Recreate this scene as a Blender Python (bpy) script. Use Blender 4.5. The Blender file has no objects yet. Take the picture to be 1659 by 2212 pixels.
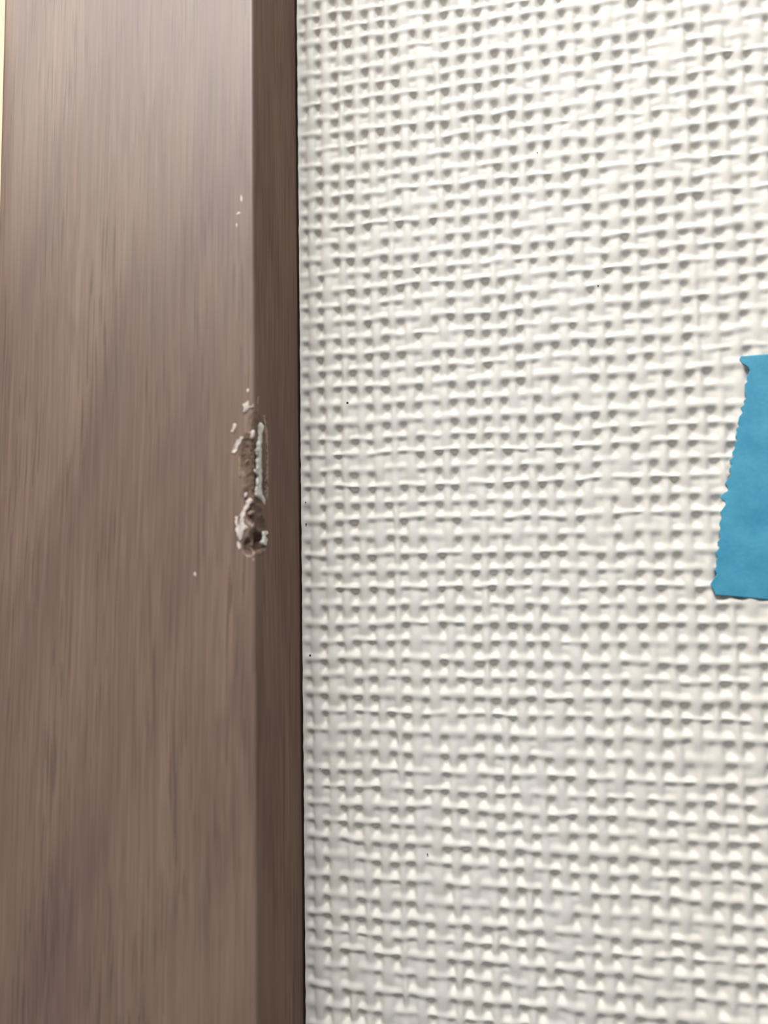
import bpy, bmesh, math, random
import numpy as np
from mathutils import Vector, Matrix

random.seed(7)
rng = np.random.default_rng(7)
scene = bpy.context.scene
MM = 0.001

# ------------------------------------------------------------------ camera
# World: the papered wall lies in y = 0, its normal points to -y, x runs right, z up.
# The joint between wood and wallpaper is the line x = 0.
W, H, F = 1659.0, 2212.0, 1700.0
CX, CY = W / 2, H / 2
up = Vector((-350.0, 19506.0, -F)).normalized()         # world +z seen from the camera
ax = Vector((8680.0, 224.0, F))
ax = (ax - up * ax.dot(up)).normalized()                # world +x seen from the camera
ay = up.cross(ax)                                       # world +y seen from the camera
R = Matrix((ax, ay, up))                                # camera to world
def ray(px, py):
    return R @ Vector((px - CX, CY - py, -F))
DEPTH0 = 53.0 * MM
CAM = -(ray(650, 1106) * (DEPTH0 / F))
cam_data = bpy.data.cameras.new('camera')
cam = bpy.data.objects.new('camera', cam_data)
scene.collection.objects.link(cam)
cam.matrix_world = Matrix.Translation(CAM) @ R.to_4x4()
cam_data.sensor_fit = 'VERTICAL'
cam_data.sensor_height = 36.0
cam_data.lens = F / H * 36.0
cam_data.clip_start = 0.002
cam_data.clip_end = 50
cam_data.dof.use_dof = True
cam_data.dof.focus_distance = 52.0 * MM
cam_data.dof.aperture_fstop = 25.0
scene.camera = cam

# ------------------------------------------------------------------ light
world = bpy.data.worlds.new('world')
scene.world = world
world.use_nodes = True
bg = world.node_tree.nodes['Background']
bg.inputs[0].default_value = (0.93, 0.96, 1.0, 1)
bg.inputs[1].default_value = 0.18

def area(name, loc, target, sx, sy, power, col):
    l = bpy.data.lights.new(name, 'AREA')
    l.shape = 'RECTANGLE'; l.size = sx; l.size_y = sy
    l.energy = power; l.color = col
    o = bpy.data.objects.new(name, l)
    scene.collection.objects.link(o)
    o.location = loc
    o.rotation_euler = (Vector(target) - Vector(loc)).to_track_quat('-Z', 'Y').to_euler()
    return o
area('window_light', (0.020, -0.135, 0.165), (0.01, 0, 0.0), 0.10, 0.07, 0.45, (1.0, 0.985, 0.95))
area('sheen_light', (-0.09, -0.15, 0.165), (-0.01, 0, 0.0), 0.16, 0.10, 0.28, (1.0, 0.975, 0.94))  # unseen area light, added to lay a sheen on the wood face
area('warm_room_lamp', (-0.30, -0.12, 0.35), (-0.03, 0.02, 0.03), 0.08, 0.08, 0.5, (1.0, 0.74, 0.42))

vs = scene.view_settings
scene.display_settings.display_device = 'sRGB'
vs.view_transform = 'Standard'
vs.look = 'None'
vs.gamma = 1.0
vs.use_curve_mapping = False
vs.exposure = 0.0

# ------------------------------------------------------------------ helpers
def lerp(a, b, t): return a + (b - a) * t

def hit(px, py, axis, value):
    """Point where the sight line of a photo pixel meets the plane axis = value."""
    d = ray(px, py)
    t = (value - CAM[axis]) / d[axis]
    return CAM + d * t

def mesh_object(name, verts, faces, mat, parent=None, smooth=True):
    me = bpy.data.meshes.new(name)
    me.from_pydata([tuple(v) for v in verts], [], faces)
    if smooth:
        me.polygons.foreach_set('use_smooth', [True] * len(me.polygons))
    me.update()
    if mat: me.materials.append(mat)
    o = bpy.data.objects.new(name, me)
    scene.collection.objects.link(o)
    if parent: o.parent = parent
    return o

def np_quads(name, co, quads, mat, parent=None, normals=None):
    me = bpy.data.meshes.new(name)
    nv, nf = len(co), len(quads)
    me.vertices.add(nv)
    me.vertices.foreach_set('co', np.ascontiguousarray(co, dtype=np.float32).ravel())
    me.loops.add(nf * 4)
    me.loops.foreach_set('vertex_index', np.ascontiguousarray(quads, dtype=np.int32).ravel())
    me.polygons.add(nf)
    me.polygons.foreach_set('loop_start', np.arange(0, nf * 4, 4, dtype=np.int32))
    me.polygons.foreach_set('use_smooth', np.ones(nf, dtype=bool))
    me.update(calc_edges=True)
    if normals is not None:
        a = me.attributes.new('custom_normal', 'FLOAT_VECTOR', 'POINT')
        a.data.foreach_set('vector', np.ascontiguousarray(normals, dtype=np.float32).ravel())
    if mat: me.materials.append(mat)
    o = bpy.data.objects.new(name, me)
    scene.collection.objects.link(o)
    if parent: o.parent = parent
    return o

def tag(o, label, cat, kind=None, group=None):
    o['label'] = label; o['category'] = cat
    if kind: o['kind'] = kind
    if group: o['group'] = group
    return o

def smooth_noise(shape, cells, seed):
    """Bicubic-ish value noise on a grid, values about -1..1."""
    g = np.random.default_rng(seed).uniform(-1, 1, (cells[0] + 3, cells[1] + 3))
    a = np.linspace(0, cells[0], shape[0]); b = np.linspace(0, cells[1], shape[1])
    i = np.minimum(a.astype(int), cells[0] - 1); j = np.minimum(b.astype(int), cells[1] - 1)
    f = a - i; h = b - j
    f = f * f * (3 - 2 * f); h = h * h * (3 - 2 * h)
    r = lambda p, q: g[np.ix_(i + p, j + q)]
    f = f[:, None]; h = h[None, :]
    return (r(0, 0) * (1 - f) * (1 - h) + r(1, 0) * f * (1 - h) + r(0, 1) * (1 - f) * h + r(1, 1) * f * h)

# ------------------------------------------------------------------ materials
class N:
    def __init__(self, name):
        self.m = bpy.data.materials.new(name); self.m.use_nodes = True
        self.t = self.m.node_tree
        self.b = self.t.nodes['Principled BSDF']
    def n(self, kind, **kw):
        o = self.t.nodes.new(kind)
        for k, v in kw.items():
            if k.startswith('i_'): o.inputs[k[2:].replace('_', ' ')].default_value = v
            else: setattr(o, k, v)
        return o
    def l(self, a, b): self.t.links.new(a, b)
    def math(self, op, a, b=None, clamp=False):
        o = self.n('ShaderNodeMath', operation=op, use_clamp=clamp)
        for k, v in enumerate((a, b)):
            if v is None: continue
            if isinstance(v, (int, float)): o.inputs[k].default_value = v
            else: self.l(v, o.inputs[k])
        return o.outputs[0]
    def ramp(self, fac, stops):
        o = self.n('ShaderNodeValToRGB')
        cr = o.color_ramp
        while len(cr.elements) < len(stops): cr.elements.new(0.5)
        for e, (p, c) in zip(cr.elements, stops):
            e.position = p; e.color = (*c, 1) if len(c) == 3 else c
        self.l(fac, o.inputs[0])
        return o.outputs[0]
    def mix(self, fac, a, b, mode='MIX'):
        o = self.n('ShaderNodeMix', data_type='RGBA', blend_type=mode)
        for k, v in ((0, fac), (6, a), (7, b)):
            if isinstance(v, (int, float)): o.inputs[k].default_value = v
            elif isinstance(v, tuple): o.inputs[k].default_value = (*v, 1)
            else: self.l(v, o.inputs[k])
        return o.outputs[2]
    def noise(self, vec, scale, detail=2, rough=0.5, dist=0.0):
        o = self.n('ShaderNodeTexNoise', noise_dimensions='3D')
        o.inputs['Scale'].default_value = scale; o.inputs['Detail'].default_value = detail
        o.inputs['Roughness'].default_value = rough; o.inputs['Distortion'].default_value = dist
        self.l(vec, o.inputs['Vector'])
        return o.outputs[0]

def wood_material(name, rough, spec):
    k = N(name)
    tc = k.n('ShaderNodeTexCoord')
    sep = k.n('ShaderNodeSeparateXYZ'); k.l(tc.outputs['Object'], sep.inputs[0])
    across = k.math('SUBTRACT', sep.outputs[0], sep.outputs[1])      # runs on round the edge
    z = sep.outputs[2]
    # gentle wander of the grain
    cw = k.n('ShaderNodeCombineXYZ'); k.l(k.math('MULTIPLY', across, 60), cw.inputs[0]); k.l(k.math('MULTIPLY', z, 30), cw.inputs[2])
    wander = k.math('MULTIPLY', k.math('SUBTRACT', k.noise(cw.outputs[0], 1.0, 1), 0.5), 0.0009)
    a2 = k.math('ADD', across, wander)
    a2 = k.math('SUBTRACT', a2, k.math('MULTIPLY', z, 0.012))
    def vec(sa, sz, src=None, off=0.0, shear=0.0):
        c = k.n('ShaderNodeCombineXYZ')
        a = src or a2
        if shear: a = k.math('SUBTRACT', a, k.math('MULTIPLY', z, shear))
        k.l(k.math('MULTIPLY', a, sa), c.inputs[0]); k.l(k.math('MULTIPLY', z, sz), c.inputs[2])
        c.inputs[1].default_value = off
        return c.outputs[0]
    figure = k.noise(vec(190, 42, shear=0.24, off=2.4), 1.0, 2, 0.5, 0.5)   # broad slanting figure
    streak = k.noise(vec(5200, 110, off=3.1), 1.0, 3, 0.6)           # fine fibres
    broad = k.noise(vec(1500, 45, off=9.7), 1.0, 2, 0.5)             # wider stripes
    mott = k.noise(vec(1700, 260, off=6.6), 1.0, 1, 0.5)             # short mottled flecks
    mottmask = k.noise(vec(170, 60, off=4.2), 1.0, 1)
    pore = k.noise(vec(7600, 260, off=5.3), 1.0, 1, 0.4)             # short dark pores
    poremask = k.noise(vec(420, 90, off=1.9), 1.0, 1)
    col = k.ramp(figure, [(0.32, (0.160, 0.100, 0.085)), (0.48, (0.202, 0.129, 0.099)), (0.68, (0.246, 0.164, 0.122))])
    col = k.mix(k.math('MULTIPLY', k.ramp(broad, [(0.38, (0, 0, 0)), (0.62, (1, 1, 1))]), 0.38), col, (0.175, 0.112, 0.088))
    mm = k.math('MULTIPLY', k.ramp(mott, [(0.48, (0, 0, 0)), (0.62, (1, 1, 1))]), k.ramp(mottmask, [(0.40, (0, 0, 0)), (0.60, (1, 1, 1))]))
    col = k.mix(k.math('MULTIPLY', mm, 0.42), col, (0.150, 0.092, 0.080))
    f = k.math('ADD', 0.52, k.math('MULTIPLY', streak, 0.92))
    cc = k.n('ShaderNodeCombineColor')
    for i in range(3): k.l(f, cc.inputs[i])
    col = k.mix(1.0, col, cc.outputs[0], 'MULTIPLY')
    pm = k.math('MULTIPLY', k.ramp(pore, [(0.58, (0, 0, 0)), (0.67, (1, 1, 1))]), k.ramp(poremask, [(0.38, (0, 0, 0)), (0.58, (1, 1, 1))]))
    col = k.mix(k.math('MULTIPLY', pm, 0.55), col, (0.085, 0.052, 0.045))
    k.l(col, k.b.inputs['Base Color'])
    k.b.inputs['Roughness'].default_value = rough
    k.b.inputs['Specular IOR Level'].default_value = spec
    bump = k.n('ShaderNodeBump'); bump.inputs['Strength'].default_value = 0.25; bump.inputs['Distance'].default_value = 0.00003
    k.l(k.math('SUBTRACT', streak, k.math('MULTIPLY', pm, 0.6)), bump.inputs['Height'])
    k.l(bump.outputs[0], k.b.inputs['Normal'])
    return k.m

def paper_material():
    k = N('white_vinyl_paper')
    tc = k.n('ShaderNodeTexCoord')
    n1 = k.noise(tc.outputs['Object'], 900, 3)
    col = k.ramp(n1, [(0.3, (0.73, 0.702, 0.657)), (0.7, (0.77, 0.742, 0.697))])
    k.l(col, k.b.inputs['Base Color'])
    k.b.inputs['Roughness'].default_value = 0.55
    k.b.inputs['Specular IOR Level'].default_value = 0.35
    bump = k.n('ShaderNodeBump'); bump.inputs['Strength'].default_value = 0.2; bump.inputs['Distance'].default_value = 0.00003
    k.l(k.noise(tc.outputs['Object'], 5200, 2), bump.inputs['Height'])
    k.l(bump.outputs[0], k.b.inputs['Normal'])
    return k.m

def plain(name, col, rough=0.6, var=0.1, scale=1500, sss=0.0):
    k = N(name)
    tc = k.n('ShaderNodeTexCoord')
    n1 = k.noise(tc.outputs['Object'], scale, 3)
    lo = tuple(c * (1 - var) for c in col); hi = tuple(min(1, c * (1 + var)) for c in col)
    k.l(k.ramp(n1, [(0.3, lo), (0.7, hi)]), k.b.inputs['Base Color'])
    k.b.inputs['Roughness'].default_value = rough
    return k.m

M_WOOD = wood_material('walnut_satin_face', 0.43, 0.85)
M_SIDE_DULLED = wood_material('walnut_side_gloss_cut', 0.8, 0.06)  # same walnut, shaded copy: reflection lowered so the side face renders darker
M_PAPER = paper_material()
M_PLASTER = plain('cream_plaster', (0.78, 0.68, 0.50), 0.8, 0.04, 300)
M_FLAKE = plain('torn_white_coating', (0.66, 0.58, 0.54), 0.55, 0.18, 5000)
M_CREST = plain('grey_torn_coating', (0.66, 0.635, 0.58), 0.55, 0.28, 4000)
M_FIBRE = plain('bare_wood_fibre', (0.30, 0.205, 0.15), 0.6, 0.2, 5000)
M_TORN = plain('torn_board', (0.160, 0.102, 0.074), 0.85, 0.25, 2500)
M_SPECK = plain('dark_dust', (0.06, 0.05, 0.05), 0.8, 0.1)

# ------------------------------------------------------------------ trim: a walnut casing standing proud of the wall
e = hit(551, 1106, 0, 0.0)
D = -e.y                                    # how far the front face stands off the wall
XL = hit(5, 90, 1, -D).x                    # left arris of the casing
RND = 0.20 * MM                             # rounded arris
PX = 0.0310 * MM * (DEPTH0 - D) / DEPTH0    # about one photo pixel on the front face

# cross section, from the left rear round the front to the rear right
prof = [(XL, 12 * MM), (XL, 2 * MM), (XL, -D + 0.25 * MM), (XL + 0.08 * MM, -D + 0.07 * MM), (XL + 0.25 * MM, -D)]
prof += [(x, -D) for x in np.linspace(XL + 1.2 * MM, -3.2 * MM, 8)]
prof += [(x, -D) for x in np.linspace(-3.1 * MM, -RND, 52)]
prof += [(-RND + RND * math.sin(a), -D + RND - RND * math.cos(a)) for a in np.linspace(0.2, math.pi / 2 - 0.2, 6)]
prof += [(0.0, y) for y in np.linspace(-D + RND, -D + 2.6 * MM, 36)]
prof += [(0.0, y) for y in np.linspace(-D + 2.9 * MM, -0.75 * MM, 8)]
prof += [(-0.02 * MM, -0.55 * MM), (-0.06 * MM, -0.35 * MM), (-0.10 * MM, -0.1 * MM), (-0.10 * MM, 12 * MM)]
prof = np.array(prof)
z_hi = hit(545, 800, 1, -D).z; z_lo = hit(545, 1260, 1, -D).z
zs = np.concatenate([np.linspace(-0.16, z_lo - 1 * MM, 24), np.linspace(z_lo, z_hi, 250), np.linspace(z_hi + 1 * MM, 0.16, 24)])
P = np.zeros((len(zs), len(prof), 3))
P[:, :, 0] = prof[None, :, 0]; P[:, :, 1] = prof[None, :, 1]; P[:, :, 2] = zs[:, None]

# the knock in the arris: (photo x, photo y, half width, half height, depth in mm), pressed in along the arris diagonal
DENTS = [(552, 930, 16, 36, 0.10), (545, 985, 24, 50, 0.20), (553, 1040, 22, 46, 0.22), (545, 1075, 20, 34, 0.16),
         (549, 1108, 16, 24, 0.26), (556, 1165, 17, 26, 0.62), (538, 1180, 12, 18, 0.34), (562, 1140, 12, 26, 0.25)]
def on_trim(px, py):
    if px <= 549: return hit(px, py, 1, -D), Vector((0, -1, 0))
    if px >= 556: return hit(px, py, 0, 0.0), Vector((1, 0, 0))
    return hit(px, py, 0, -0.08 * MM), Vector((0.7, -0.7, 0))
s_of = lambda x, y: x + (y + D)             # distance measured round the arris
S = s_of(P[:, :, 0], P[:, :, 1])
dent = np.zeros(S.shape)
for (px, py, hw, hh, dep) in DENTS:
    c, nn = on_trim(px, py)
    s0 = s_of(c.x, c.y)
    l, _ = on_trim(px - hw, py); r, _ = on_trim(px + hw, py)
    wl = max(s0 - s_of(l.x, l.y), 0.15 * MM); wr = max(s_of(r.x, r.y) - s0, 0.15 * MM)
    ds = np.where(S < s0, (S - s0) / wl, (S - s0) / wr)
    dz = (P[:, :, 2] - c.z) / (hh * PX)
    q = ds ** 2 + dz ** 2
    dent = np.maximum(dent, dep * MM * np.clip(1.35 - q, 0, 1) ** 0.8)
rough = smooth_noise(S.shape, (80, 30), 3) * 0.6 + smooth_noise(S.shape, (160, 60), 4) * 0.5
act = np.clip(dent / (0.08 * MM), 0, 1)
dent = dent * (1 + 0.22 * rough) + act * rough * 0.012 * MM
face_front = (np.abs(P[:, :, 1] + D) < 1e-9)
face_side = (np.abs(P[:, :, 0]) < 1e-9)
dirx = np.where(face_front, -0.15, np.where(face_side, -0.95, -0.7)); diry = np.where(face_front, 0.95, np.where(face_side, 0.15, 0.7))
ok = (prof[:, 0] > -3.15 * MM)[None, :] & (prof[:, 1] < -0.8 * MM)[None, :]
P[:, :, 0] += np.where(ok, dent * dirx, 0); P[:, :, 1] += np.where(ok, dent * diry, 0)
nz, ns = S.shape
idx = np.arange(nz * ns).reshape(nz, ns)
q = np.stack([idx[:-1, :-1], idx[:-1, 1:], idx[1:, 1:], idx[1:, :-1]], -1).reshape(-1, 4)
trim = np_quads('trim_1', P.reshape(-1, 3), q, M_WOOD)
trim.data.materials.append(M_SIDE_DULLED)                              # side face: same wood, gloss cut to darken it
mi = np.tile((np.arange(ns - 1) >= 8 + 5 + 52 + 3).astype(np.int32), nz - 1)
torn = (act[:-1, :-1] + act[1:, 1:] + act[:-1, 1:] + act[1:, :-1]).reshape(-1) / 4
mi[torn > 0.92] = 2
trim.data.materials.append(M_TORN)                              # bare board inside the knock
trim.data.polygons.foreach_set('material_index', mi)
tag(trim, 'walnut brown wooden door casing with a chipped edge beside white woven wallpaper', 'trim', 'structure')

def flake(name, pts, h, mat, label=None, seat=0.0, tilt=0.0):
    """A torn chip of coating: an irregular outline on the wood, humped, h mm thick. pts in photo pixels."""
    n = len(pts)
    cx = sum(p[0] for p in pts) / n; cy = sum(p[1] for p in pts) / n
    out = []
    for k in range(n):                       # roughen the outline
        a, b = pts[k], pts[(k + 1) % n]
        L = math.hypot(b[0] - a[0], b[1] - a[1])
        m = max(1, int(L / 4.5))
        for i in range(m):
            t = i / m
            j = 1.3
            out.append((lerp(a[0], b[0], t) + random.uniform(-j, j), lerp(a[1], b[1], t) + random.uniform(-j, j)))
    n = len(out)
    verts, faces = [], []
    def put(px, py, off):
        p, nn = on_trim(px, py)
        verts.append(p + nn * off * MM)
    for (x, y) in out: put(x, y, -0.12 - seat)
    for (x, y) in out: put(lerp(x, cx, 0.10), lerp(y, cy, 0.02), h * 0.30 - seat + tilt * (x - cx))
    ring = []
    for (x, y) in out:                       # inner ring keeps to the local middle line
        put(lerp(x, cx, 0.30), lerp(y, cy, 0.10), h * random.uniform(0.0, 0.9) - seat + tilt * (x - cx))
    put(cx, cy, h - seat)
    for k in range(n):
        k2 = (k + 1) % n
        faces.append((k, k2, n + k2, n + k)); faces.append((n + k, n + k2, 2 * n + k2, 2 * n + k))
    faces.append(tuple(range(2 * n, 3 * n)))
    verts.pop()
    o = mesh_object(name, verts, faces, mat, trim)
    bm = bmesh.new(); bm.from_mesh(o.data)
    bmesh.ops.recalc_face_normals(bm, faces=bm.faces)
    bmesh.ops.triangulate(bm, faces=[f for f in bm.faces if len(f.verts) > 4], ngon_method='EAR_CLIP')
    bm.to_mesh(o.data); bm.free()
    if label: o['label'] = label
    return o

W1 = 'white star shaped chip of torn coating at the top of the knock'
flake('chip', [(523, 874), (530, 872), (536, 866), (539, 868), (538, 878), (543, 879), (549, 873), (551, 878), (546, 882), (538, 882), (533, 888), (530, 893), (525, 892), (526, 883)], 0.10, M_FLAKE, W1)
flake('chip', [(533, 842), (537, 840), (538, 846), (535, 849)], 0.05, M_FLAKE)
flake('chip', [(506, 914), (511, 915), (509, 926), (503, 934), (498, 933), (503, 925)], 0.09, M_FLAKE, 'short white curl of torn coating left of the knock')
flake('chip', [(518, 944), (527, 943), (522, 955), (512, 973), (505, 980), (499, 977), (507, 962)], 0.14, M_FLAKE, 'long slanting white curl of torn coating left of the knock')
flake('chip', [(545, 930), (550, 928), (551, 936), (547, 947), (541, 947), (540, 940)], 0.12, M_FLAKE, 'small pale chip near the arris')
flake('crest', [(563, 910), (569, 916), (570, 926), (566, 931), (565, 955), (564, 980), (564, 1005), (566, 1022), (565, 1045), (564, 1062), (568, 1074), (574, 1082), (573, 1092), (569, 1088), (563, 1076), (558, 1072), (553, 1072), (552, 1058), (556, 1045), (559, 1028), (549, 1019), (550, 1014), (558, 1012), (556, 998), (559, 984), (551, 972), (557, 968), (560, 945), (561, 930)], 0.05, M_CREST, 'long pale ragged crest of torn coating along the arris')
flake('fibre', [(568, 896), (572, 897), (573, 912), (577, 930), (579, 960), (579, 1000), (579, 1060), (578, 1082), (575, 1080), (576, 1000), (575, 960), (571, 925)], 0.07, M_FIBRE, 'thin light brown lip of wood along the knock')
flake('chip', [(541, 1076), (545, 1078), (540, 1090), (532, 1104), (526, 1116), (519, 1118), (516, 1114), (526, 1098), (534, 1082)], 0.11, M_FLAKE, 'slanting pinkish splinter above the deepest hole')
flake('chip', [(508, 1117), (514, 1115), (513, 1128), (515, 1137), (511, 1139), (507, 1128)], 0.07, M_FLAKE)
flake('chip', [(520, 1116), (526, 1115), (529, 1122), (529, 1132), (536, 1138), (535, 1142), (528, 1146), (526, 1156), (524, 1166), (518, 1170), (513, 1166), (510, 1152), (508, 1142), (515, 1134), (518, 1126)], 0.16, M_FLAKE, 'largest white torn chip left of the deepest hole')
flake('chip', [(513, 1170), (518, 1172), (520, 1184), (516, 1187), (512, 1180)], 0.09, M_FLAKE)
flake('chip', [(570, 1148), (576, 1146), (578, 1152), (574, 1158), (577, 1166), (575, 1178), (569, 1176), (564, 1172), (571, 1164), (571, 1156)], 0.11, M_CREST, 'pale grey chip right of the deepest hole')
flake('fibre', [(534, 1106), (541, 1104), (549, 1102), (552, 1106), (543, 1110), (536, 1114)], 0.10, M_FIBRE)
flake('fibre', [(514, 990), (519, 985), (521, 1000), (519, 1016), (522, 1030), (518, 1034), (514, 1020), (516, 1004)], 0.05, M_FIBRE, 'faint light brown lip of wood left of the knock')
flake('fibre', [(576, 1186), (568, 1192), (556, 1197), (546, 1200), (548, 1194), (560, 1189), (570, 1184)], 0.05, M_FIBRE)
flake('fibre', [(528, 1066), (532, 1064), (532, 1072), (528, 1074)], 0.07, M_FLAKE)
flake('fibre', [(530, 995), (535, 990), (534, 997), (530, 1000)], 0.06, M_FIBRE)
flake('fibre', [(546, 1208), (551, 1206), (553, 1211), (549, 1215)], 0.05, M_FLAKE)
for (x, y, w_, h_) in [(521, 428, 3, 9), (516, 461, 4, 4), (511, 487, 3, 6), (421, 1240, 3, 6), (513, 462, 2, 4), (555, 862, 4, 10)]:
    flake('scuff', [(x - w_, y), (x, y - h_), (x + w_, y - h_ * 0.3), (x + w_ * 0.4, y + h_)], 0.02, M_FLAKE)

# ------------------------------------------------------------------ wall and its woven wallpaper
AROWS = [54, 113, 179, 244, 311, 380, 446, 514, 581, 648, 718, 788, 859, 934, 1000, 1070, 1141, 1217, 1286, 1364, 1439, 1514, 1592, 1674, 1749, 1825, 1907, 1986, 2060, 2144]
zA = [hit(665, y, 1, 0).z for y in AROWS]
dz2 = (zA[0] - zA[-1]) / (len(zA) - 1)                          # two rows
for k in range(10):
    zA.insert(0, zA[0] + dz2 * random.uniform(0.95, 1.05)); zA.append(zA[-1] - dz2 * random.uniform(0.95, 1.05))
zA = zA[::-1]
zpit = []
for a, b in zip(zA[:-1], zA[1:]):
    zpit += [a, lerp(a, b, 0.50 + random.uniform(-0.03, 0.03))]
zpit = np.array(zpit)                                           # hollows between wefts, rising
nrow = len(zpit) - 1                                            # number of weft threads
COLS = [664, 697, 732, 766, 803, 838, 873, 911, 950, 985, 1025, 1062, 1098]
xpit = [hit(x, 1100, 1, 0).x for x in COLS]
dx = (xpit[-1] - xpit[0]) / (len(xpit) - 1)
xpit = [xpit[0] - dx * 0.95] + xpit
while xpit[-1] < 0.052: xpit.append(xpit[-1] + dx * random.uniform(0.93, 1.07))
xpit = np.array(xpit)
ncol = len(xpit) - 1                                            # number of warp threads
Q = 12
GAP = 0.05 * MM
SKEW = 0.010                                                    # the weave hangs a little out of square
uu = np.arange(ncol * Q + 1) / Q                                # hollows at whole numbers, threads at halves
vv = np.arange(nrow * Q + 1) / Q
U, V = np.meshgrid(uu, vv)                                      # rows: v
shape = U.shape
X = np.interp(U, np.arange(ncol + 1), xpit)
Z = np.interp(V, np.arange(nrow + 1), zpit) - SKEW * X
pitch = dx
X = X + pitch * (0.07 * smooth_noise(shape, (nrow, ncol), 11) + 0.05 * smooth_noise(shape, (nrow // 4, ncol), 12))
Z = Z + pitch * (0.10 * smooth_noise(shape, (nrow, ncol), 13) + 0.06 * smooth_noise(shape, (nrow, ncol // 4), 14))
ic = np.minimum(U.astype(int), ncol - 1); jr = np.minimum(V.astype(int), nrow - 1)
fu = U - ic - 0.5; fv = V - jr - 0.5                            # -0.5..0.5 across the warp / the weft
wr_w = (0.225 + 0.04 * rng.uniform(-1, 1, ncol))[ic] * (1 + 0.14 * smooth_noise(shape, (nrow // 2, ncol), 15))
wf_w = (0.16 + 0.03 * rng.uniform(-1, 1, nrow))[jr] * (1 + 0.18 * smooth_noise(shape, (nrow, ncol // 2), 16))
par_i = np.where(ic % 2 == 0, 1.0, -1.0); par_j = np.where(jr % 2 == 0, 1.0, -1.0)
over = np.cos(math.pi * (U - 0.5)) * np.cos(math.pi * (V - 0.5))  # sign: who lies on top
zw = 0.055 * par_i * np.cos(math.pi * (V - 0.5 - 2 * np.floor((V) / 2))) * 1.0
# plain weave: warp i lies on top where i + j is even
warp_wave = np.cos(math.pi * (V - 0.5)) * par_i
weft_wave = -np.cos(math.pi * (U - 0.5)) * par_j
amp = 1 + 0.55 * smooth_noise(shape, (nrow, ncol), 17)
def ridge(f, w): return np.sqrt(np.clip(1 - np.abs(f / (w * 1.25)) ** 2.0, 0.0, 1))
def skirt(f, w): return -2.6 * np.clip(np.abs(f) - 1.08 * w, 0, 9)
hw = 0.092 + 0.050 * warp_wave * amp + 0.080 * (ridge(fu, wr_w) - 1) + skirt(fu, wr_w)
hf = 0.095 + 0.018 * par_j + 0.050 * weft_wave * amp + 0.10 * (ridge(fv, wf_w) - 1) + skirt(fv, wf_w)
base = -0.22 + 0.20 * np.clip(smooth_noise(shape, (nrow, ncol), 18) * 1.6 - 0.30, -0.3, 1) + 0.03 * smooth_noise(shape, (nrow // 3, ncol // 3), 21) + 0.012 * smooth_noise(shape, (nrow * 3, ncol * 3), 19)
base += 0.07 * np.clip((X - 12 * MM) / (20 * MM), 0, 1) * np.clip((Z + 22 * MM) / (34 * MM), 0, 1)   # emboss made shallower there to lighten the hollows, standing in for overexposure
kk = 0.018
Hh = kk * np.log(np.exp(hw / kk) + np.exp(hf / kk) + np.exp(base / kk))
Hh += 0.006 * smooth_noise(shape, (nrow * 4, ncol * 4), 20)
def blur(a):
    p = np.pad(a, 1, mode='edge')
    a = (p[:-2, 1:-1] + 2 * p[1:-1, 1:-1] + p[2:, 1:-1]) / 4
    p = np.pad(a, 1, mode='edge')
    return (p[1:-1, :-2] + 2 * p[1:-1, 1:-1] + p[1:-1, 2:]) / 4
Hh = blur(blur(Hh))
press = np.clip((X - 0.1 * MM) / (1.1 * MM), 0, 1)                # paper is pressed flat against the casing
press = press * press * (3 - 2 * press)
Hh = lerp(0.06 + 0.45 * (Hh - 0.06), Hh, press)
REL = 1.12 * MM
X = np.maximum(X, GAP + 0.01 * MM * U + 0.015 * MM * smooth_noise((shape[0], 1), (nrow * 2, 1), 40))   # cut along the casing, a dark slot between
Y = -Hh * REL
Y[:, 0] = 0.35 * MM
CO = np.stack([X, Y, Z], -1)
du = np.gradient(CO, axis=1); dv = np.gradient(CO, axis=0)
NO = np.cross(dv, du); NO /= np.linalg.norm(NO, axis=-1, keepdims=True)
NO[NO[:, :, 1] > 0] *= -1

wall = mesh_object('wall_back', [(GAP, 0.0003, -0.2), (0.2, 0.0003, -0.2), (0.2, 0.0003, 0.2), (GAP, 0.0003, 0.2),
                                 (GAP, 0.012, -0.2), (0.2, 0.012, -0.2), (0.2, 0.012, 0.2), (GAP, 0.012, 0.2)],
                   [(0, 1, 2, 3), (5, 4, 7, 6), (1, 5, 6, 2), (4, 0, 3, 7), (3, 2, 6, 7), (4, 5, 1, 0)], M_PAPER, smooth=False)
tag(wall, 'white wall covered with coarse woven wallpaper right of the wooden casing', 'wall', 'structure')

gi = np.arange(shape[0] * shape[1]).reshape(shape)
quads = np.stack([gi[:-1, :-1], gi[:-1, 1:], gi[1:, 1:], gi[1:, :-1]], -1).reshape(-1, 4)
def qmean(a): return ((a[:-1, :-1] + a[:-1, 1:] + a[1:, 1:] + a[1:, :-1]) / 4).reshape(-1)
qw, qf, qb = qmean(hw), qmean(hf), qmean(base)
qi = np.floor(qmean(U)).astype(int); qj = np.floor(qmean(V)).astype(int)
own = np.where((qb > qw) & (qb > qf), 0, np.where(qw >= qf, 1 + qi, 1 + ncol + qj))
flatco = CO.reshape(-1, 3); flatno = NO.reshape(-1, 3)
order = np.argsort(own, kind='stable'); so = own[order]
cuts = np.concatenate([[0], np.nonzero(np.diff(so))[0] + 1, [len(so)]])
paper = None
for a, b in zip(cuts[:-1], cuts[1:]):
    who = so[a]
    qq = quads[order[a:b]]
    used, inv = np.unique(qq, return_inverse=True)
    name = 'wallpaper' if who == 0 else ('warp_thread' if who <= ncol else 'weft_thread')
    o = np_quads(name, flatco[used], inv.reshape(-1, 4), M_PAPER, wall if who == 0 else paper, flatno[used])
    if who == 0: paper = o

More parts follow.
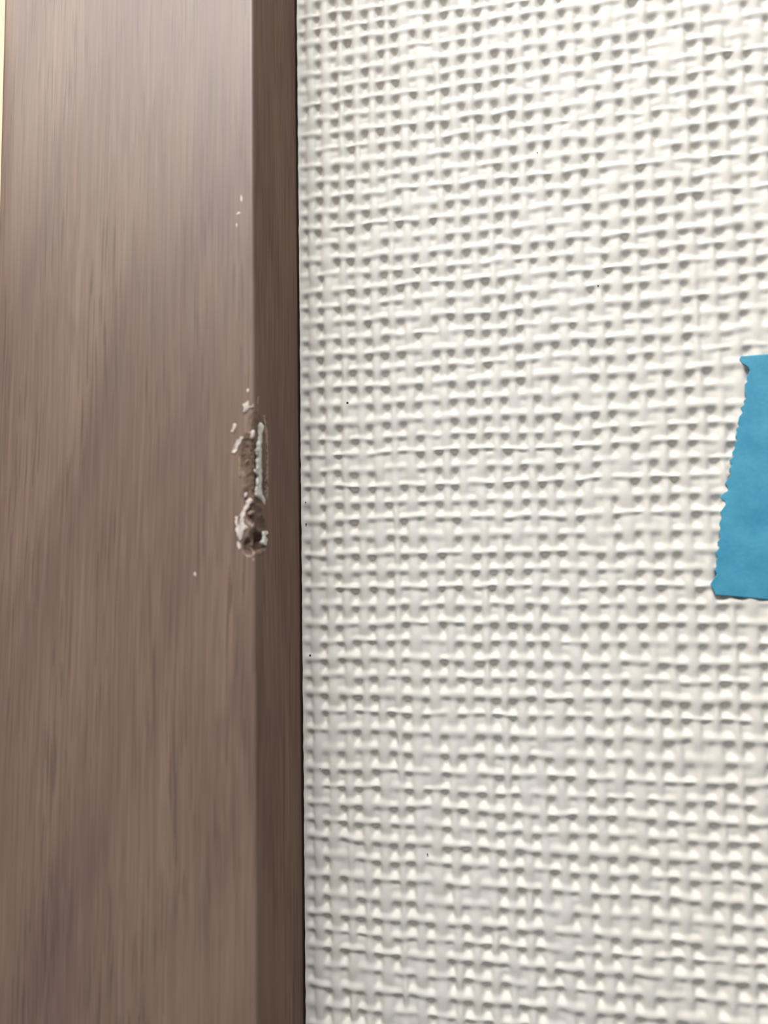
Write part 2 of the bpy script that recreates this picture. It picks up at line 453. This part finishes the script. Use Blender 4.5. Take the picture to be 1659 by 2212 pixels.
# specks of dust on the paper
for (px, py, r_) in [(750, 870, 2.6), (670, 1416, 2.6), (1292, 617, 2.4), (691, 1660, 2.0), (661, 1132, 1.8), (923, 1846, 1.6), (660, 1085, 1.4), (1161, 330, 1.5)]:
    c = hit(px, py, 1, -0.12 * MM)
    r0 = r_ * 0.031 * MM
    vs_, fs_ = [], []
    for k in range(8):
        a = k * math.pi / 4; rr = r0 * random.uniform(0.8, 1.2)
        vs_.append((c.x + rr * math.cos(a), c.y + 0.05 * MM, c.z + rr * math.sin(a)))
        vs_.append((c.x + 0.6 * rr * math.cos(a), c.y - 0.02 * MM, c.z + 0.6 * rr * math.sin(a)))
    for k in range(8):
        k2 = (k + 1) % 8
        fs_.append((2 * k, 2 * k2, 2 * k2 + 1, 2 * k + 1))
    fs_.append(tuple(2 * k + 1 for k in range(8)))
    mesh_object('dust_speck', vs_, fs_, M_SPECK, wall)

# what shows past the left arris of the casing: a cream wall of the room beyond, set back
wl = mesh_object('wall_left', [(-0.2, 0.011, -0.2), (XL + 0.002, 0.011, -0.2), (XL + 0.002, 0.011, 0.2), (-0.2, 0.011, 0.2),
                               (-0.2, 0.02, -0.2), (XL + 0.002, 0.02, -0.2), (XL + 0.002, 0.02, 0.2), (-0.2, 0.02, 0.2)],
                 [(0, 1, 2, 3), (5, 4, 7, 6), (1, 5, 6, 2), (4, 0, 3, 7), (3, 2, 6, 7), (4, 5, 1, 0)], M_PLASTER, smooth=False)
tag(wl, 'cream lit wall seen as a sliver past the left edge of the wooden casing', 'wall', 'structure')

# ------------------------------------------------------------------ blue tape
def tape_material():
    k = N('blue_paper_tape')
    tc = k.n('ShaderNodeTexCoord')
    n1 = k.noise(tc.outputs['Object'], 420, 3, 0.6)
    n2 = k.noise(tc.outputs['Object'], 4200, 2, 0.6)
    f = k.math('ADD', k.math('MULTIPLY', n1, 0.75), k.math('MULTIPLY', n2, 0.25))
    k.l(k.ramp(f, [(0.35, (0.050, 0.285, 0.455)), (0.65, (0.085, 0.365, 0.530))]), k.b.inputs['Base Color'])
    k.b.inputs['Roughness'].default_value = 0.45
    bump = k.n('ShaderNodeBump'); bump.inputs['Strength'].default_value = 0.25; bump.inputs['Distance'].default_value = 0.00004
    k.l(n2, bump.inputs['Height']); k.l(bump.outputs[0], k.b.inputs['Normal'])
    return k.m
M_TAPE = tape_material()
TL = Vector(hit(1598, 771, 1, -0.15 * MM)); BL = Vector(hit(1537, 1287, 1, -0.15 * MM))
BR = Vector(hit(1659, 1298, 1, -0.15 * MM))
along = (BR - BL).normalized()
# torn edge: photo points of the tips and notches, from top to bottom
EDGE = [(1600, 770), (1597, 777), (1603, 785), (1614, 791), (1620, 800), (1617, 808), (1613, 814), (1616, 822), (1609, 830), (1610, 837), (1610, 846), (1612, 860), (1606, 866), (1608, 874), (1600, 880),
        (1605, 890), (1597, 900), (1594, 914), (1597, 920), (1590, 926), (1592, 934), (1588, 944), (1593, 952), (1586, 958), (1588, 968), (1581, 978), (1585, 986),
        (1576, 994), (1582, 1004), (1574, 1014), (1580, 1024), (1566, 1044), (1572, 1052), (1573, 1060), (1562, 1066), (1554, 1075), (1566, 1082), (1568, 1090), (1556, 1106), (1560, 1116), (1554, 1130),
        (1557, 1140), (1553, 1152), (1557, 1162), (1549, 1172), (1555, 1182), (1545, 1194), (1551, 1204), (1547, 1212), (1548, 1222), (1544, 1232), (1549, 1240), (1542, 1250), (1534, 1262), (1538, 1268), (1542, 1276), (1546, 1285)]
edge = [Vector(hit(x, y, 1, -0.15 * MM)) for (x, y) in EDGE]
ez = np.array([p.z for p in edge]); ex = np.array([p.x for p in edge])
ord_ = np.argsort(ez); ez = ez[ord_]; ex = ex[ord_]
slope = along.z / along.x
nt, nl = 240, 70
LEN = 26 * MM
# rows of the tape run along its length; row t starts on the torn edge
Tg = np.linspace(0, 1, nt)
z0 = lerp(edge[-1].z, edge[0].z, Tg)
x0 = np.interp(z0, ez, ex)
l = np.concatenate([np.linspace(0, 1.0, 14) ** 1.3 * 0.8 * MM, np.linspace(1.0 * MM, 5.5 * MM, 38), np.linspace(6.2 * MM, LEN, 18)])
topslope = 0.02; bots = slope
sl = lerp(bots, topslope, Tg)
TX = x0[:, None] + l[None, :]
TZ = z0[:, None] + l[None, :] * sl[:, None]
# the film sinks a little into the weave: sample the smoothed relief
Hs = Hh
for _ in range(5):                                             # the film rides on the crests
    p_ = np.pad(Hs, 1, mode='edge')
    Hs = np.max([p_[a:a + shape[0], b:b + shape[1]] for a in range(3) for b in range(3)], axis=0)
for _ in range(18): Hs = blur(Hs)
xi = X.mean(axis=0); zi = Z.mean(axis=1)
ui = np.clip(np.interp(TX, xi, np.arange(shape[1])), 0, shape[1] - 1).astype(int)
vi = np.clip(np.interp(TZ, zi, np.arange(shape[0])), 0, shape[0] - 1).astype(int)
TH = Hs[vi, ui] * REL / MM + 0.03
for _ in range(2): TH = blur(TH)
TH = TH + 0.02 * np.exp(-l[None, :] / (0.25 * MM)) * smooth_noise(TX.shape, (30, 1), 31)
TOP = np.stack([TX, -TH * MM, TZ], -1); BOT = np.stack([TX, -(TH - 0.07) * MM, TZ], -1)
nl = len(l)
vt = np.concatenate([TOP.reshape(-1, 3), BOT.reshape(-1, 3)])
g = np.arange(nt * nl).reshape(nt, nl); gb = g + nt * nl
qs = [np.stack([g[:-1, :-1], g[:-1, 1:], g[1:, 1:], g[1:, :-1]], -1).reshape(-1, 4),
      np.stack([gb[:-1, :-1], gb[1:, :-1], gb[1:, 1:], gb[:-1, 1:]], -1).reshape(-1, 4),
      np.stack([g[:-1, 0], g[1:, 0], gb[1:, 0], gb[:-1, 0]], -1),
      np.stack([g[1:, -1], g[:-1, -1], gb[:-1, -1], gb[1:, -1]], -1),
      np.stack([g[0, 1:], g[0, :-1], gb[0, :-1], gb[0, 1:]], -1),
      np.stack([g[-1, :-1], g[-1, 1:], gb[-1, 1:], gb[-1, :-1]], -1)]
tape = np_quads('masking_tape', vt, np.concatenate(qs), M_TAPE)
tag(tape, 'strip of light blue masking tape with a toothed torn end stuck on the woven wallpaper', 'tape')
